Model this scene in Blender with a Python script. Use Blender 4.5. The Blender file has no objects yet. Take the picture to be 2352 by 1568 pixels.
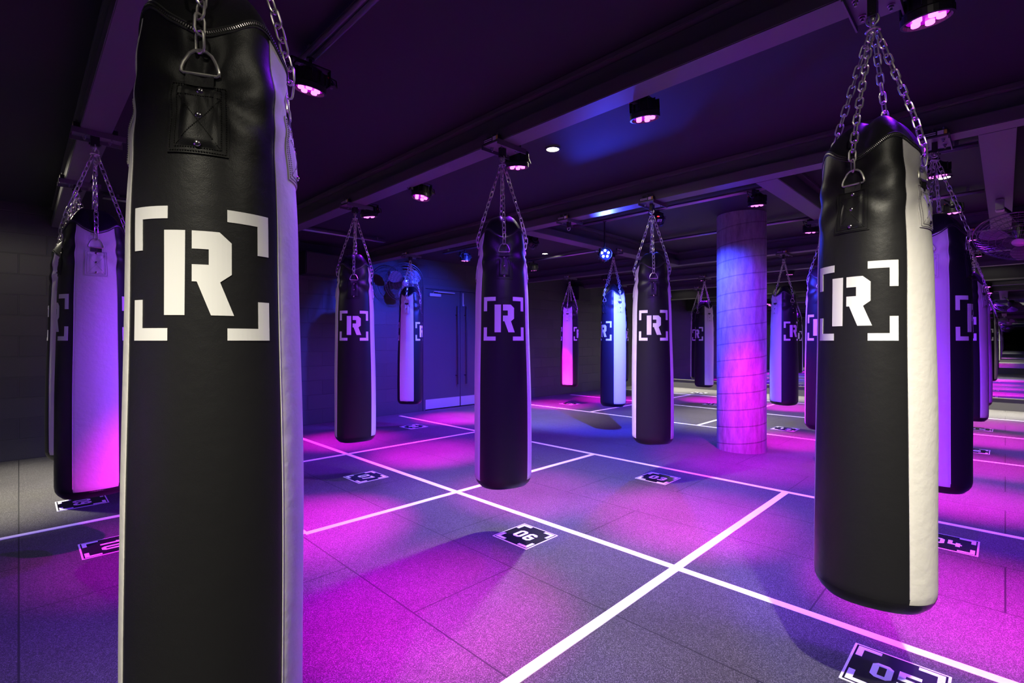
import bpy, bmesh, math, random
from mathutils import Vector, Matrix
PI = math.pi
R_ = math.radians
S = bpy.context.scene
C = S.collection
CH = 1.30                     # camera height

# ---------------------------------------------------------------- camera, world, exposure
cam = bpy.data.cameras.new('camera'); co = bpy.data.objects.new('camera', cam); C.objects.link(co)
co.location = (0, 0, CH); co.rotation_euler = (R_(90), 0, R_(-45))
cam.sensor_width = 36; cam.lens = 1133 / 2352 * 36; cam.shift_y = -2 / 2352; cam.clip_start = .02
S.camera = co
w = bpy.data.worlds.new('world'); S.world = w; w.use_nodes = True
w.node_tree.nodes['Background'].inputs[0].default_value = (.05, .03, .12, 1)
w.node_tree.nodes['Background'].inputs[1].default_value = .0
S.view_settings.view_transform = 'Standard'; S.view_settings.look = 'None'
S.view_settings.exposure = 0.0; S.view_settings.gamma = 1; S.view_settings.use_curve_mapping = False

MAGENTA = (1.0, .0, .80); VIOLET = (.22, .01, 1.0); BLUE = (.03, .05, 1.0); WARM = (1.0, .93, .74)
K_MAG, K_VIO, K_BLUE, K_WARM = 1900, 120, 1300, 100      # lamp powers in watts

# ---------------------------------------------------------------- materials
def mat(name, col, rough=.5, metal=0, bump=None, spec=.5, emit=None, var=None, coat=0):
    m = bpy.data.materials.new(name); m.use_nodes = True
    nt = m.node_tree; b = nt.nodes['Principled BSDF']
    b.inputs['Base Color'].default_value = (*col, 1); b.inputs['Roughness'].default_value = rough
    b.inputs['Metallic'].default_value = metal; b.inputs['Specular IOR Level'].default_value = spec
    b.inputs['Coat Weight'].default_value = coat
    tc = nt.nodes.new('ShaderNodeTexCoord')
    if var:                         # (scale, lighter colour, detail)
        n = nt.nodes.new('ShaderNodeTexNoise'); n.inputs['Scale'].default_value = var[0]; n.inputs['Detail'].default_value = var[2]
        mx = nt.nodes.new('ShaderNodeMix'); mx.data_type = 'RGBA'
        mx.inputs[6].default_value = (*col, 1); mx.inputs[7].default_value = (*var[1], 1)
        cr = nt.nodes.new('ShaderNodeMapRange'); cr.inputs[1].default_value = .4; cr.inputs[2].default_value = .65
        nt.links.new(tc.outputs['Object'], n.inputs['Vector']); nt.links.new(n.outputs['Fac'], cr.inputs[0])
        nt.links.new(cr.outputs[0], mx.inputs[0]); nt.links.new(mx.outputs[2], b.inputs['Base Color'])
    if bump:                        # list of (scale, strength, distance)
        prev = None
        for sc, st, di in bump:
            n = nt.nodes.new('ShaderNodeTexNoise'); n.inputs['Scale'].default_value = sc; n.inputs['Detail'].default_value = 3
            nt.links.new(tc.outputs['Object'], n.inputs['Vector'])
            bp = nt.nodes.new('ShaderNodeBump'); bp.inputs['Strength'].default_value = st; bp.inputs['Distance'].default_value = di
            nt.links.new(n.outputs['Fac'], bp.inputs['Height'])
            if prev: nt.links.new(prev.outputs[0], bp.inputs['Normal'])
            prev = bp
        nt.links.new(prev.outputs[0], b.inputs['Normal'])
    if emit:
        b.inputs['Emission Color'].default_value = (*emit[0], 1); b.inputs['Emission Strength'].default_value = emit[1]
        try: m.cycles.emission_sampling = 'NONE'
        except Exception: pass
    return m

def floor_mat():
    m = bpy.data.materials.new('rubber_floor'); m.use_nodes = True; nt = m.node_tree; b = nt.nodes['Principled BSDF']
    L = nt.links.new; N = nt.nodes.new
    tc = N('ShaderNodeTexCoord')
    v = N('ShaderNodeTexVoronoi'); v.inputs['Scale'].default_value = 380
    L(tc.outputs['Object'], v.inputs['Vector'])
    sx = N('ShaderNodeSeparateColor'); L(v.outputs['Color'], sx.inputs[0])
    cr = N('ShaderNodeValToRGB'); e = cr.color_ramp.elements
    e[0].position = 0; e[0].color = (.020, .019, .022, 1); e[1].position = 1; e[1].color = (.155, .15, .155, 1)
    a = cr.color_ramp.elements.new(.6); a.color = (.044, .042, .045, 1)
    L(sx.outputs[0], cr.inputs[0])
    # worn patches
    n2 = N('ShaderNodeTexNoise'); n2.inputs['Scale'].default_value = 1.3; n2.inputs['Detail'].default_value = 4; L(tc.outputs['Object'], n2.inputs['Vector'])
    mr = N('ShaderNodeMapRange'); mr.inputs[1].default_value = .3; mr.inputs[2].default_value = .7; mr.inputs[3].default_value = .8; mr.inputs[4].default_value = 1.12
    L(n2.outputs['Fac'], mr.inputs[0])
    mu = N('ShaderNodeMix'); mu.data_type = 'RGBA'; mu.blend_type = 'MULTIPLY'; mu.inputs[0].default_value = 1
    L(cr.outputs[0], mu.inputs[6]); L(mr.outputs[0], mu.inputs[7])
    # tile joints: rows .667 wide in X, 1.333 long in Y, staggered
    mp = N('ShaderNodeMapping'); mp.inputs['Rotation'].default_value = (0, 0, R_(90)); L(tc.outputs['Object'], mp.inputs['Vector'])
    br = N('ShaderNodeTexBrick'); br.inputs['Scale'].default_value = 1; br.inputs['Brick Width'].default_value = 1.3333
    br.inputs['Row Height'].default_value = .66667; br.inputs['Mortar Size'].default_value = .0036; br.inputs['Mortar Smooth'].default_value = 0
    br.offset = .5
    L(mp.outputs[0], br.inputs['Vector'])
    m3 = N('ShaderNodeMix'); m3.data_type = 'RGBA'; m3.inputs[7].default_value = (.012, .012, .015, 1)
    L(br.outputs['Fac'], m3.inputs[0]); L(mu.outputs[2], m3.inputs[6]); L(m3.outputs[2], b.inputs['Base Color'])
    bp = N('ShaderNodeBump'); bp.inputs['Strength'].default_value = .35; bp.inputs['Distance'].default_value = .002
    L(sx.outputs[1], bp.inputs['Height']); L(bp.outputs[0], b.inputs['Normal'])
    b.inputs['Roughness'].default_value = .62; b.inputs['Specular IOR Level'].default_value = .35
    return m

def block_mat():
    m = bpy.data.materials.new('painted_block'); m.use_nodes = True; nt = m.node_tree; b = nt.nodes['Principled BSDF']
    L = nt.links.new; N = nt.nodes.new
    tc = N('ShaderNodeTexCoord'); mp = N('ShaderNodeMapping'); mp.inputs['Rotation'].default_value = (R_(-90), 0, 0)
    L(tc.outputs['Object'], mp.inputs['Vector'])
    br = N('ShaderNodeTexBrick'); br.inputs['Scale'].default_value = 1; br.inputs['Brick Width'].default_value = .45
    br.inputs['Row Height'].default_value = .225; br.inputs['Mortar Size'].default_value = .006; br.inputs['Mortar Smooth'].default_value = .4
    br.inputs['Color1'].default_value = (.040, .039, .040, 1); br.inputs['Color2'].default_value = (.052, .050, .050, 1)
    br.inputs['Mortar'].default_value = (.05, .05, .05, 1)
    L(mp.outputs[0], br.inputs['Vector']); L(br.outputs['Color'], b.inputs['Base Color'])
    n = N('ShaderNodeTexNoise'); n.inputs['Scale'].default_value = 90; n.inputs['Detail'].default_value = 4; L(tc.outputs['Object'], n.inputs['Vector'])
    bp0 = N('ShaderNodeBump'); bp0.inputs['Strength'].default_value = .4; bp0.inputs['Distance'].default_value = .003; L(n.outputs['Fac'], bp0.inputs['Height'])
    bp = N('ShaderNodeBump'); bp.invert = True; bp.inputs['Strength'].default_value = .9; bp.inputs['Distance'].default_value = .008
    L(br.outputs['Fac'], bp.inputs['Height']); L(bp0.outputs[0], bp.inputs['Normal']); L(bp.outputs[0], b.inputs['Normal'])
    b.inputs['Roughness'].default_value = .55
    return m

def concrete_mat():
    m = bpy.data.materials.new('cast_concrete'); m.use_nodes = True; nt = m.node_tree; b = nt.nodes['Principled BSDF']
    L = nt.links.new; N = nt.nodes.new
    tc = N('ShaderNodeTexCoord'); sp = N('ShaderNodeSeparateXYZ'); L(tc.outputs['Object'], sp.inputs[0])
    at = N('ShaderNodeMath'); at.operation = 'ARCTAN2'; L(sp.outputs[1], at.inputs[0]); L(sp.outputs[0], at.inputs[1])
    dv = N('ShaderNodeMath'); dv.operation = 'DIVIDE'; dv.inputs[1].default_value = 2 * PI; L(at.outputs[0], dv.inputs[0])
    zz = N('ShaderNodeMath'); zz.operation = 'DIVIDE'; zz.inputs[1].default_value = .195; L(sp.outputs[2], zz.inputs[0])
    sb = N('ShaderNodeMath'); sb.operation = 'SUBTRACT'; L(zz.outputs[0], sb.inputs[0]); L(dv.outputs[0], sb.inputs[1])
    fr = N('ShaderNodeMath'); fr.operation = 'FRACT'; L(sb.outputs[0], fr.inputs[0])
    cr = N('ShaderNodeValToRGB'); e = cr.color_ramp.elements
    e[0].position = 0; e[0].color = (.15, .15, .15, 1); e[1].position = .045; e[1].color = (1, 1, 1, 1)
    q = e.new(.93); q.color = (1, 1, 1, 1); q = e.new(1); q.color = (.7, .7, .7, 1)
    L(fr.outputs[0], cr.inputs[0])
    n = N('ShaderNodeTexNoise'); n.inputs['Scale'].default_value = 9; n.inputs['Detail'].default_value = 8; n.inputs['Roughness'].default_value = .7
    mp = N('ShaderNodeMapping'); mp.inputs['Scale'].default_value = (2.2, 2.2, .5); L(tc.outputs['Object'], mp.inputs[0]); L(mp.outputs[0], n.inputs['Vector'])
    c2 = N('ShaderNodeValToRGB'); e = c2.color_ramp.elements
    e[0].position = .25; e[0].color = (.16, .155, .155, 1); e[1].position = .62; e[1].color = (.38, .365, .355, 1)
    L(n.outputs['Fac'], c2.inputs[0])
    mu = N('ShaderNodeMix'); mu.data_type = 'RGBA'; mu.blend_type = 'MULTIPLY'; mu.inputs[0].default_value = .8
    L(c2.outputs[0], mu.inputs[6]); L(cr.outputs[0], mu.inputs[7]); L(mu.outputs[2], b.inputs['Base Color'])
    bp = N('ShaderNodeBump'); bp.inputs['Strength'].default_value = .5; bp.inputs['Distance'].default_value = .004
    L(cr.outputs[0], bp.inputs['Height']); L(bp.outputs[0], b.inputs['Normal'])
    b.inputs['Roughness'].default_value = .7
    return m

M = dict(
    floor=floor_mat(), block=block_mat(), concrete=concrete_mat(),
    ceiling=mat('ceiling_paint', (.015, .015, .018), .75, bump=[(40, .1, .002)]),
    beam=mat('beam_paint', (.11, .105, .11), .42, bump=[(14, .08, .003)]),
    black_leather=mat('black_leather', (.0125, .0125, .014), .40, bump=[(520, .3, .0010), (22, .22, .006)], spec=.36),
    white_leather=mat('white_leather', (.70, .68, .66), .5, bump=[(480, .18, .0008), (26, .35, .007)], spec=.4),
    print_white=mat('print_white', (.80, .80, .80), .55, bump=[(300, .15, .0005)]),
    thread_black=mat('thread_black', (.008, .008, .008), .8, bump=[(900, .2, .0002)]),
    thread_grey=mat('thread_grey', (.36, .34, .34), .8, bump=[(900, .2, .0002)]),
    webbing=mat('webbing', (.03, .03, .03), .6, bump=[(700, .9, .001)]),
    chrome=mat('chrome_steel', (.80, .78, .72), .34, .82, bump=[(60, .05, .001)]),
    rivet=mat('rivet_steel', (.7, .68, .65), .2, 1, bump=[(200, .2, .0005)]),
    steel=mat('zinc_steel', (.4, .38, .4), .35, 1, bump=[(90, .1, .001)]),
    cage=mat('cage_wire', (.12, .12, .13), .35, .8, bump=[(60, .1, .001)]),
    blackmetal=mat('black_metal', (.02, .02, .022), .4, 0, bump=[(60, .1, .001)]),
    greymetal=mat('grey_plate', (.15, .145, .155), .45, .3, bump=[(60, .1, .001)]),
    tape=mat('white_tape', (.90, .89, .90), .5, bump=[(30, .1, .001)]),
    sticker_black=mat('sticker_black', (.012, .012, .016), .22, bump=[(60, .06, .001)]),
    sticker_white=mat('sticker_white', (.8, .8, .82), .35, bump=[(60, .06, .001)]),
    yellow=mat('yellow_label', (.7, .55, .04), .5, var=(90, (.75, .6, .08), 2)),
    red=mat('red_label', (.6, .02, .04), .5, var=(90, (.7, .03, .05), 2)),
    mirror=mat('mirror_glass', (.80, .84, .82), .01, 1, var=(.6, (.82, .85, .83), 1)),
    door=mat('door_paint', (.055, .055, .065), .35, bump=[(30, .05, .001)]),
    kick=mat('kick_plate', (.55, .54, .56), .35, .6, bump=[(80, .05, .001)]),
    rail=mat('rail_aluminium', (.45, .44, .46), .3, .8, bump=[(40, .05, .001)]),
    fan=mat('fan_blade', (.22, .21, .22), .4, .3, bump=[(40, .05, .001)]),
    plinth=mat('plinth_paint', (.10, .10, .095), .45, bump=[(40, .08, .001)]),
    lens_m=mat('lens_magenta', (.02, .02, .02), .2, emit=((1, .13, 1), 4)),
    lens_b=mat('lens_blue', (.02, .02, .02), .2, emit=((.3, .45, 1), 7)),
    glow_m=mat('painted_glow_magenta', (.05, .0, .05), .3, emit=((.55, 0, .7), .7)),  # magenta glow around the lenses, painted as weak emission
    glow_b=mat('painted_glow_blue', (.0, .0, .05), .3, emit=((.03, .06, .9), .7)),  # same painted glow in blue
    lens_off=mat('lens_dark', (.05, .05, .08), .15, var=(60, (.07, .07, .1), 1)),
    led_red=mat('led_red', (.1, 0, 0), .3, emit=((1, .03, .03), 3)),
    down=mat('downlight_glow', (.8, .8, .75), .4, emit=((1, .93, .72), 14)),
)

# ---------------------------------------------------------------- helpers
def tag(o, label=None, cat=None, group=None, kind=None):
    if label: o['label'] = label
    if cat: o['category'] = cat
    if group: o['group'] = group
    if kind: o['kind'] = kind
    return o
def empty(name, loc, rz=0):
    o = bpy.data.objects.new(name, None); C.objects.link(o); o.location = loc; o.rotation_euler = (0, 0, rz); o.empty_display_size = .1
    return o
def obj(name, bm, m, parent=None, smooth=False, loc=None):
    me = bpy.data.meshes.new(name)
    bmesh.ops.recalc_face_normals(bm, faces=bm.faces)
    if smooth:
        for f in bm.faces: f.smooth = True
    for e in bm.edges:
        if len(e.link_faces) == 2 and e.calc_face_angle(0) > .75: e.smooth = False
    bm.to_mesh(me); bm.free()
    for x in (m if isinstance(m, (list, tuple)) else [m]): me.materials.append(x)
    o = bpy.data.objects.new(name, me); C.objects.link(o)
    if parent: o.parent = parent
    if loc: o.location = loc
    return o
def box(bm, x0, y0, z0, x1, y1, z1, mi=0, mtx=None):
    vs = [bm.verts.new((x, y, z)) for z in (z0, z1) for y in (y0, y1) for x in (x0, x1)]
    if mtx:
        for v in vs: v.co = mtx @ v.co
    for q in ((0, 2, 3, 1), (4, 5, 7, 6), (0, 1, 5, 4), (2, 6, 7, 3), (0, 4, 6, 2), (1, 3, 7, 5)):
        bm.faces.new([vs[i] for i in q]).material_index = mi
def bevel_box(bm, x0, y0, z0, x1, y1, z1, b=.004, mtx=None):
    t = bmesh.new(); box(t, x0, y0, z0, x1, y1, z1)
    bmesh.ops.bevel(t, geom=t.edges[:], offset=b, segments=2, affect='EDGES')
    merge(bm, t, mtx)
def merge(bm, t, mtx=None):
    mp = {}
    for v in t.verts: mp[v] = bm.verts.new(mtx @ v.co if mtx else v.co)
    for f in t.faces:
        g = bm.faces.new([mp[v] for v in f.verts]); g.material_index = f.material_index; g.smooth = f.smooth
    t.free()
def tube(bm, pts, r, n=8, closed=False, cap=True):
    pts = [Vector(p) for p in pts]; m = len(pts); rings = []
    up = None
    for i, p in enumerate(pts):
        if closed: d = pts[(i + 1) % m] - pts[i - 1]
        else: d = pts[min(i + 1, m - 1)] - pts[max(i - 1, 0)]
        d.normalize()
        if up is None:
            up = Vector((0, 0, 1)) if abs(d.z) < .9 else Vector((1, 0, 0))
        a = d.cross(up)
        if a.length < 1e-5: a = d.orthogonal()
        a.normalize(); b = a.cross(d).normalized(); up = b
        rr = r[i] if isinstance(r, (list, tuple)) else r
        rings.append([bm.verts.new(p + (a * math.cos(2 * PI * k / n) + b * math.sin(2 * PI * k / n)) * rr) for k in range(n)])
    for i in range(m if closed else m - 1):
        A = rings[i]; B = rings[(i + 1) % m]
        for k in range(n):
            f = bm.faces.new((A[k], A[(k + 1) % n], B[(k + 1) % n], B[k])); f.smooth = True
    if cap and not closed:
        bm.faces.new(rings[0][::-1]); bm.faces.new(rings[-1])
def lathe(bm, prof, n=32, mtx=None, cap=True):
    rings = []
    for r, z in prof:
        ring = [Vector((r * math.cos(2 * PI * k / n), r * math.sin(2 * PI * k / n), z)) for k in range(n)]
        rings.append([bm.verts.new(mtx @ v if mtx else v) for v in ring])
    for A, B in zip(rings, rings[1:]):
        for k in range(n): bm.faces.new((A[k], A[(k + 1) % n], B[(k + 1) % n], B[k]))
    if cap:
        bm.faces.new(rings[0][::-1]); bm.faces.new(rings[-1])
def dup(root, loc=None, rz=None):
    r = root.copy(); C.objects.link(r)
    if loc is not None: r.location = loc
    if rz is not None: r.rotation_euler = (0, 0, rz)
    for ch in list(root.children):
        if ch.type == 'LIGHT' or ch.name.startswith('ceiling_stem'): continue     # each fixture gets its own below
        c = ch.copy(); C.objects.link(c); c.parent = r
        for g in list(ch.children):
            d = g.copy(); C.objects.link(d); d.parent = c
    return r
def aim(o, target):
    d = Vector(target) - o.location
    o.rotation_euler = d.to_track_quat('-Z', 'Y').to_euler()
def spot(parent, loc, target, power, color, angle, blend=1.0, radius=.04):
    l = bpy.data.lights.new('bulb', 'SPOT'); l.energy = power; l.color = color; l.spot_size = R_(angle); l.spot_blend = blend
    l.shadow_soft_size = radius
    o = bpy.data.objects.new('bulb', l); C.objects.link(o)
    o.location = loc; aim(o, target)
    if parent:
        o.parent = parent; o.matrix_parent_inverse = parent.matrix_basis.inverted()
    return o

# ---------------------------------------------------------------- the room
XN, XF, YN, YF, ZC = -1.45, 13.0, -1.6, 7.6, 2.80
def struct(name, bm, m, **k): return tag(obj(name, bm, m, **k), kind='structure')
bm = bmesh.new(); box(bm, XN - .2, YN - .2, -.1, XF + .2, YF + .2, 0); struct('floor', bm, M['floor'])
bm = bmesh.new(); box(bm, XN - .2, YN - .2, ZC, XF + .2, YF + .2, ZC + .15); struct('ceiling', bm, M['ceiling'])
D0, D1, DH = 5.27, 7.07, 2.33
bm = bmesh.new()
box(bm, XN, YF, 0, D0, YF + .2, ZC); box(bm, D1, YF, 0, XF, YF + .2, ZC); box(bm, D0, YF, DH, D1, YF + .2, ZC); struct('wall_back', bm, M['block'])
bm = bmesh.new(); box(bm, XN, YN - .2, 0, XF, YN, ZC); struct('wall_front', bm, M['block'])
bm = bmesh.new(); box(bm, XF, YN - .2, 0, XF + .2, YF + .2, ZC); struct('wall_right', bm, M['ceiling'])
bm = bmesh.new(); box(bm, XN - .2, YN - .2, 0, XN, YF + .2, ZC); struct('wall_left', bm, M['ceiling'])
# mirrors on plinths, facing each other
def mirror(name_b, x, s, label):
    bm = bmesh.new(); box(bm, min(x, x + s * .05), YN, 0, max(x, x + s * .05), YF, .215)
    box(bm, min(x, x + s * .062), YN, .215, max(x, x + s * .062), YF, .228); struct(name_b, bm, M['plinth'])
    r = empty('wall_mirror', (x + s * .012, (YN + YF) / 2, .23))
    n = 5; wd = (YF - YN) / n
    for k in range(n):
        b2 = bmesh.new(); y0 = -(YF - YN) / 2 + k * wd
        box(b2, -.006, y0 + .0015, 0, .006, y0 + wd - .0015, 2.2)
        obj('mirror_panel', b2, M['mirror'], r)
    b2 = bmesh.new(); box(b2, -.010, -(YF - YN) / 2, 2.2, .012, (YF - YN) / 2, 2.23); obj('mirror_trim', b2, M['plinth'], r)
    tag(r, label, 'mirror')
mirror('baseboard_right', XF, -1, 'wall-wide panelled mirror at the far end above a dark plinth')
mirror('baseboard_left', XN, 1, 'wall-wide mirror beside the camera, facing the far mirror')

# double door in the back wall
dr = empty('door_1', ((D0 + D1) / 2, YF + .04, 0)); tag(dr, kind='structure'); hw = (D1 - D0) / 2
bm = bmesh.new()
box(bm, -hw, -.06, 0, -hw + .05, .10, DH); box(bm, hw - .05, -.06, 0, hw, .10, DH); box(bm, -hw + .05, -.06, DH - .06, hw - .05, .10, DH)
obj('door_frame', bm, M['door'], dr)
for s in (-1, 1):
    bm = bmesh.new(); x0, x1 = sorted((s * .004, s * (hw - .054)))
    bevel_box(bm, x0, -.02, .012, x1, .03, DH - .064, .003); lf = obj('door_leaf', bm, M['door'], dr)
    bm = bmesh.new(); box(bm, x0 + .01, -.0235, .02, x1 - .01, -.0205, .20)
    obj('kick_plate', bm, M['kick'], lf)
    bm = bmesh.new(); hx = s * .11
    tube(bm, [(hx, -.09, .45), (hx, -.09, 1.98)], .016, 10)
    for z in (.62, 1.80): tube(bm, [(hx, -.02, z), (hx, -.09, z)], .011, 8)
    obj('pull_handle', bm, M['blackmetal'], lf)
bm = bmesh.new(); bevel_box(bm, -hw + .14, -.075, 2.13, -hw + .40, -.021, 2.185, .006)
tube(bm, [(-hw + .22, -.05, 2.185), (-hw + .22, -.09, 2.22), (-hw + .62, -.10, 2.215)], .010, 8)
bevel_box(bm, -hw + .30, -.115, 2.205, -hw + .70, -.085, 2.225, .004)
obj('door_closer', bm, M['kick'], dr)
bm = bmesh.new(); box(bm, .055, -.03, 1.99, .085, -.021, 2.24); lathe(bm, [(.02, 0), (.022, .01), (.01, .016)], 12, Matrix.Translation((.07, -.03, 2.0)) @ Matrix.Rotation(R_(90), 4, 'X'))
obj('flush_bolt', bm, M['kick'], dr)

# round concrete column
bm = bmesh.new(); lathe(bm, [(.272, 0), (.272, ZC)], 96)
for f in bm.faces: f.smooth = len(f.verts) == 4
c = obj('column', bm, M['concrete'], loc=(6.13, 2.24, 0)); tag(c, 'round raw concrete column with spiral formwork seams', 'column')

# steel beams
def beam(name, axis, c0, a0, a1, label, wd=.15):
    """axis 'Y': runs along Y, centred on X=c0"""
    bm = bmesh.new(); L = a1 - a0
    h = wd / 2
    box(bm, -h, 0, 0, h, L, .082)                    # lower member
    box(bm, -.035, 0, .082, .035, L, .188)           # web
    box(bm, -h, 0, .188, h, L, .22)                  # top flange
    bmesh.ops.bevel(bm, geom=[e for e in bm.edges if abs(e.verts[0].co.z - e.verts[1].co.z) < 1e-5], offset=.004, segments=2, affect='EDGES')
    o = obj(name, bm, M['beam'])
    if axis == 'Y': o.location = (c0, a0, ZC - .22)
    else: o.location = (a1, c0, ZC - .22); o.rotation_euler = (0, 0, R_(90))
    tag(o, label, 'beam', 'steel ceiling beams')
    return o
for x, lb in ((.335, 'dark steel ceiling beam on the far left, above the foreground punching bag'),
              (2.255, 'dark steel ceiling beam crossing the top of the picture to the right-hand bag'),
              (4.16, 'second long ceiling beam back, passing over the column side of the room'),
              (7.98, 'thin-looking ceiling beam just behind the concrete column'),
              (9.89, 'ceiling beam between the column and the far mirror'),
              (11.80, 'farthest ceiling beam, lit yellow just before the far mirror')):
    beam('ceiling_beam', 'Y', x, YN, YF, lb)
beam('cross_beam', 'X', .035, 4.235, 7.905, 'cross beam above the wire fan at the right edge', .17)
beam('cross_beam', 'X', 1.355, 4.235, 7.905, 'cross beam running back to the right of the column top', .17)
beam('cross_beam', 'X', 4.01, 4.235, 7.905, 'cross beam carrying the blue-lit punching bag', .20)

# lighting rails on the ceiling
def rail(axis, c0, a0, a1, label, z=ZC - .035):
    bm = bmesh.new(); L = a1 - a0
    box(bm, -.028, 0, -.006, .028, L, 0)
    for s in (-1, 1): tube(bm, [(s * .020, 0, -.018), (s * .020, L, -.018)], .012, 8)
    for a in (.12, L - .12): box(bm, -.012, a - .012, 0, .012, a + .012, .035)
    o = obj('lighting_rail', bm, M['rail'])
    o.location = (c0, a0, z) if axis == 'Y' else (a1, c0, z)
    if axis == 'X': o.rotation_euler = (0, 0, R_(90))
    tag(o, label, 'rail', 'twin-tube lighting rails')
rail('Y', 1.05, .6, 2.62, 'twin-tube lighting rail on the ceiling right of the foreground bag')
rail('Y', 5.0, 1.46, 3.88, 'lighting rail beside the second beam, left of the column top')
rail('Y', 5.0, .14, .75, 'short lighting rail at the right edge, nearest the camera of its pair')
rail('Y', 5.0, 4.14, 6.6, 'lighting rail in front of the double door, hidden by the middle bag')
rail('Y', 6.6, 1.46, 3.88, 'lighting rail passing behind the concrete column')
rail('Y', 6.6, 4.14, 6.6, 'lighting rail behind the middle bag, left of the blue lamp')
rail('Y', 6.6, .14, .75, 'short lighting rail at the right edge, farther of its pair')
rail('X', 6.45, .6, 3.8, 'lighting rail near the block wall, behind the second bag from the left beam')

# ---------------------------------------------------------------- recessed warm downlights
def make_down():
    r = empty('downlight', (0, 0, 0))
    bm = bmesh.new(); lathe(bm, [(.062, -.001), (.066, -.008), (.050, -.010), (.048, -.002)], 28, cap=False); obj('trim_ring', bm, M['ceiling'], r, True)
    bm = bmesh.new(); lathe(bm, [(.049, -.006), (.045, -.0075)], 28); obj('lamp_face', bm, M['down'], r)
    return r
dproto = None
for x, y, k, lb, tx, ty in (
        (2.95, 2.50, 4.5, 'bright warm ceiling downlight glaring right of the middle bag', 3.1, 2.5),
        (6.00, .40, 1.5, 'warm ceiling downlight beside the right-hand foreground bag', 6.4, .2),
        (.85, -.35, 6.5, 'warm ceiling downlight overhead to the right of the camera', 2.05, .65),
        (-.55, .35, 4.2, 'warm ceiling downlight overhead to the left of the camera', .15, 1.35),
        (-.25, 5.9, 12, 'warm ceiling downlight in the left corner before the block wall', -.1, 6.1),
        (6.4, 5.6, 4.6, 'warm ceiling downlight in front of the double door', 6.5, 5.8),
        (8.3, 3.45, 9, 'warm ceiling downlight behind the concrete column', 8.4, 3.45),
        (9.0, 1.0, 1.0, 'warm ceiling downlight behind the right-hand bag', 9, 1),
        (2.3, 5.9, .8, 'warm ceiling downlight behind the foreground bag', 2.3, 5.7),
        (12.5, 6.3, 22, 'warm ceiling downlight by the mirror, nearest the block wall', 12.6, 6.3),
        (12.5, 4.2, 22, 'warm ceiling downlight by the mirror, second from the block wall', 12.6, 4.2),
        (12.5, 2.1, 22, 'warm ceiling downlight by the mirror, third from the block wall', 12.6, 2.1),
        (12.5, .2, 22, 'warm ceiling downlight by the mirror at the right edge', 12.6, .2)):
    if dproto is None: o = dproto = make_down(); o.location = (x, y, ZC)
    else: o = dup(dproto, (x, y, ZC))
    tag(o, lb, 'downlight', 'warm recessed ceiling downlights')
    downs = (o, x, y, k, tx, ty)
    bpy.context.view_layer.update()
    spot(o, (x, y, ZC - .02), (tx, ty, 0), K_WARM * k, WARM, {6.5: 62, 4.2: 54, 4.5: 98, 12: 62, 22: 60}.get(k, 72), 1.0, .035)
    spot(o, (x, y, ZC - .02), (x, y, 0), K_WARM * {6.5: .3, 4.5: .2, 12: .4}.get(k, .06), WARM, 170, .3, .045)

# ---------------------------------------------------------------- stage lights
def make_par(kind):
    r = empty('stage_light', (0, 0, 0))
    bm = bmesh.new()
    for s in (-1, 1): box(bm, s * .098 - .003, -.014, -.012, s * .098 + .003, .014, .072)
    box(bm, -.101, -.014, .066, .101, .014, .072)
    for s in (-1, 1): lathe(bm, [(.016, 0), (.016, .016), (.008, .02)], 10, Matrix.Translation((s * .1, 0, 0)) @ Matrix.Rotation(s * R_(90), 4, 'Y'))
    obj('yoke', bm, M['blackmetal'], r)
    bm = bmesh.new()
    lathe(bm, [(.040, .038), (.060, .034), (.072, .016), (.076, -.03), (.082, -.036), (.082, -.062), (.074, -.064), (.071, -.050), (.001, -.050)], 32, cap=False)
    for k in range(12):
        a = 2 * PI * k / 12; mt = Matrix.Rotation(a, 4, 'Z'); box(bm, .05, -.0018, -.025, .084, .0018, .028, 0, mt)
    box(bm, -.03, -.03, .030, .03, .03, .050)
    h = obj('housing', bm, M['blackmetal'], r)
    for k in range(5):
        a = 2 * PI * k / 5 + .3
        bm = bmesh.new(); lathe(bm, [(.0150, -.050), (.0150, -.063), (.012, -.066), (.005, -.0675)], 18, Matrix.Translation((.040 * math.cos(a), .040 * math.sin(a), 0)))
        obj('lens', bm, M[{'m': 'lens_m', 'b': 'lens_b', 'o': 'lens_off'}[kind]], h)
    bm = bmesh.new(); lathe(bm, [(.064, -.0502), (.064, -.0512)], 28); obj('face_disc', bm, M[{'m': 'glow_m', 'b': 'glow_b', 'o': 'lens_off'}[kind]], h)  # added disc, its emission stands in for the glow on the lit lamp face
    bm = bmesh.new(); tube(bm, [(.03, .02, .045), (.10, .05, .07), (.15, .03, .05), (.14, 0, .0), (.11, 0, .03), (.05, .02, .065), (0, .02, .07)], .004, 6)
    tube(bm, [(-.03, .02, .045), (-.09, .06, .065), (-.14, .04, .03), (-.12, .01, -.01), (-.08, -.02, .05), (-.01, -.01, .07)], .004, 6)
    obj('cable', bm, M['blackmetal'], r)
    bm = bmesh.new(); box(bm, .086, -.012, .028, .092, .012, .036); box(bm, -.07, .055, .020, -.046, .06, .028); obj('red_tag', bm, M['red'], r)
    bm = bmesh.new(); box(bm, .086, .012, .028, .092, .045, .034); box(bm, -.046, .055, .020, -.015, .06, .026); obj('white_tag', bm, M['sticker_white'], r)
    return r
pars = {}
ON_RAIL = (1.05, 5.0, 6.6)
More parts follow.
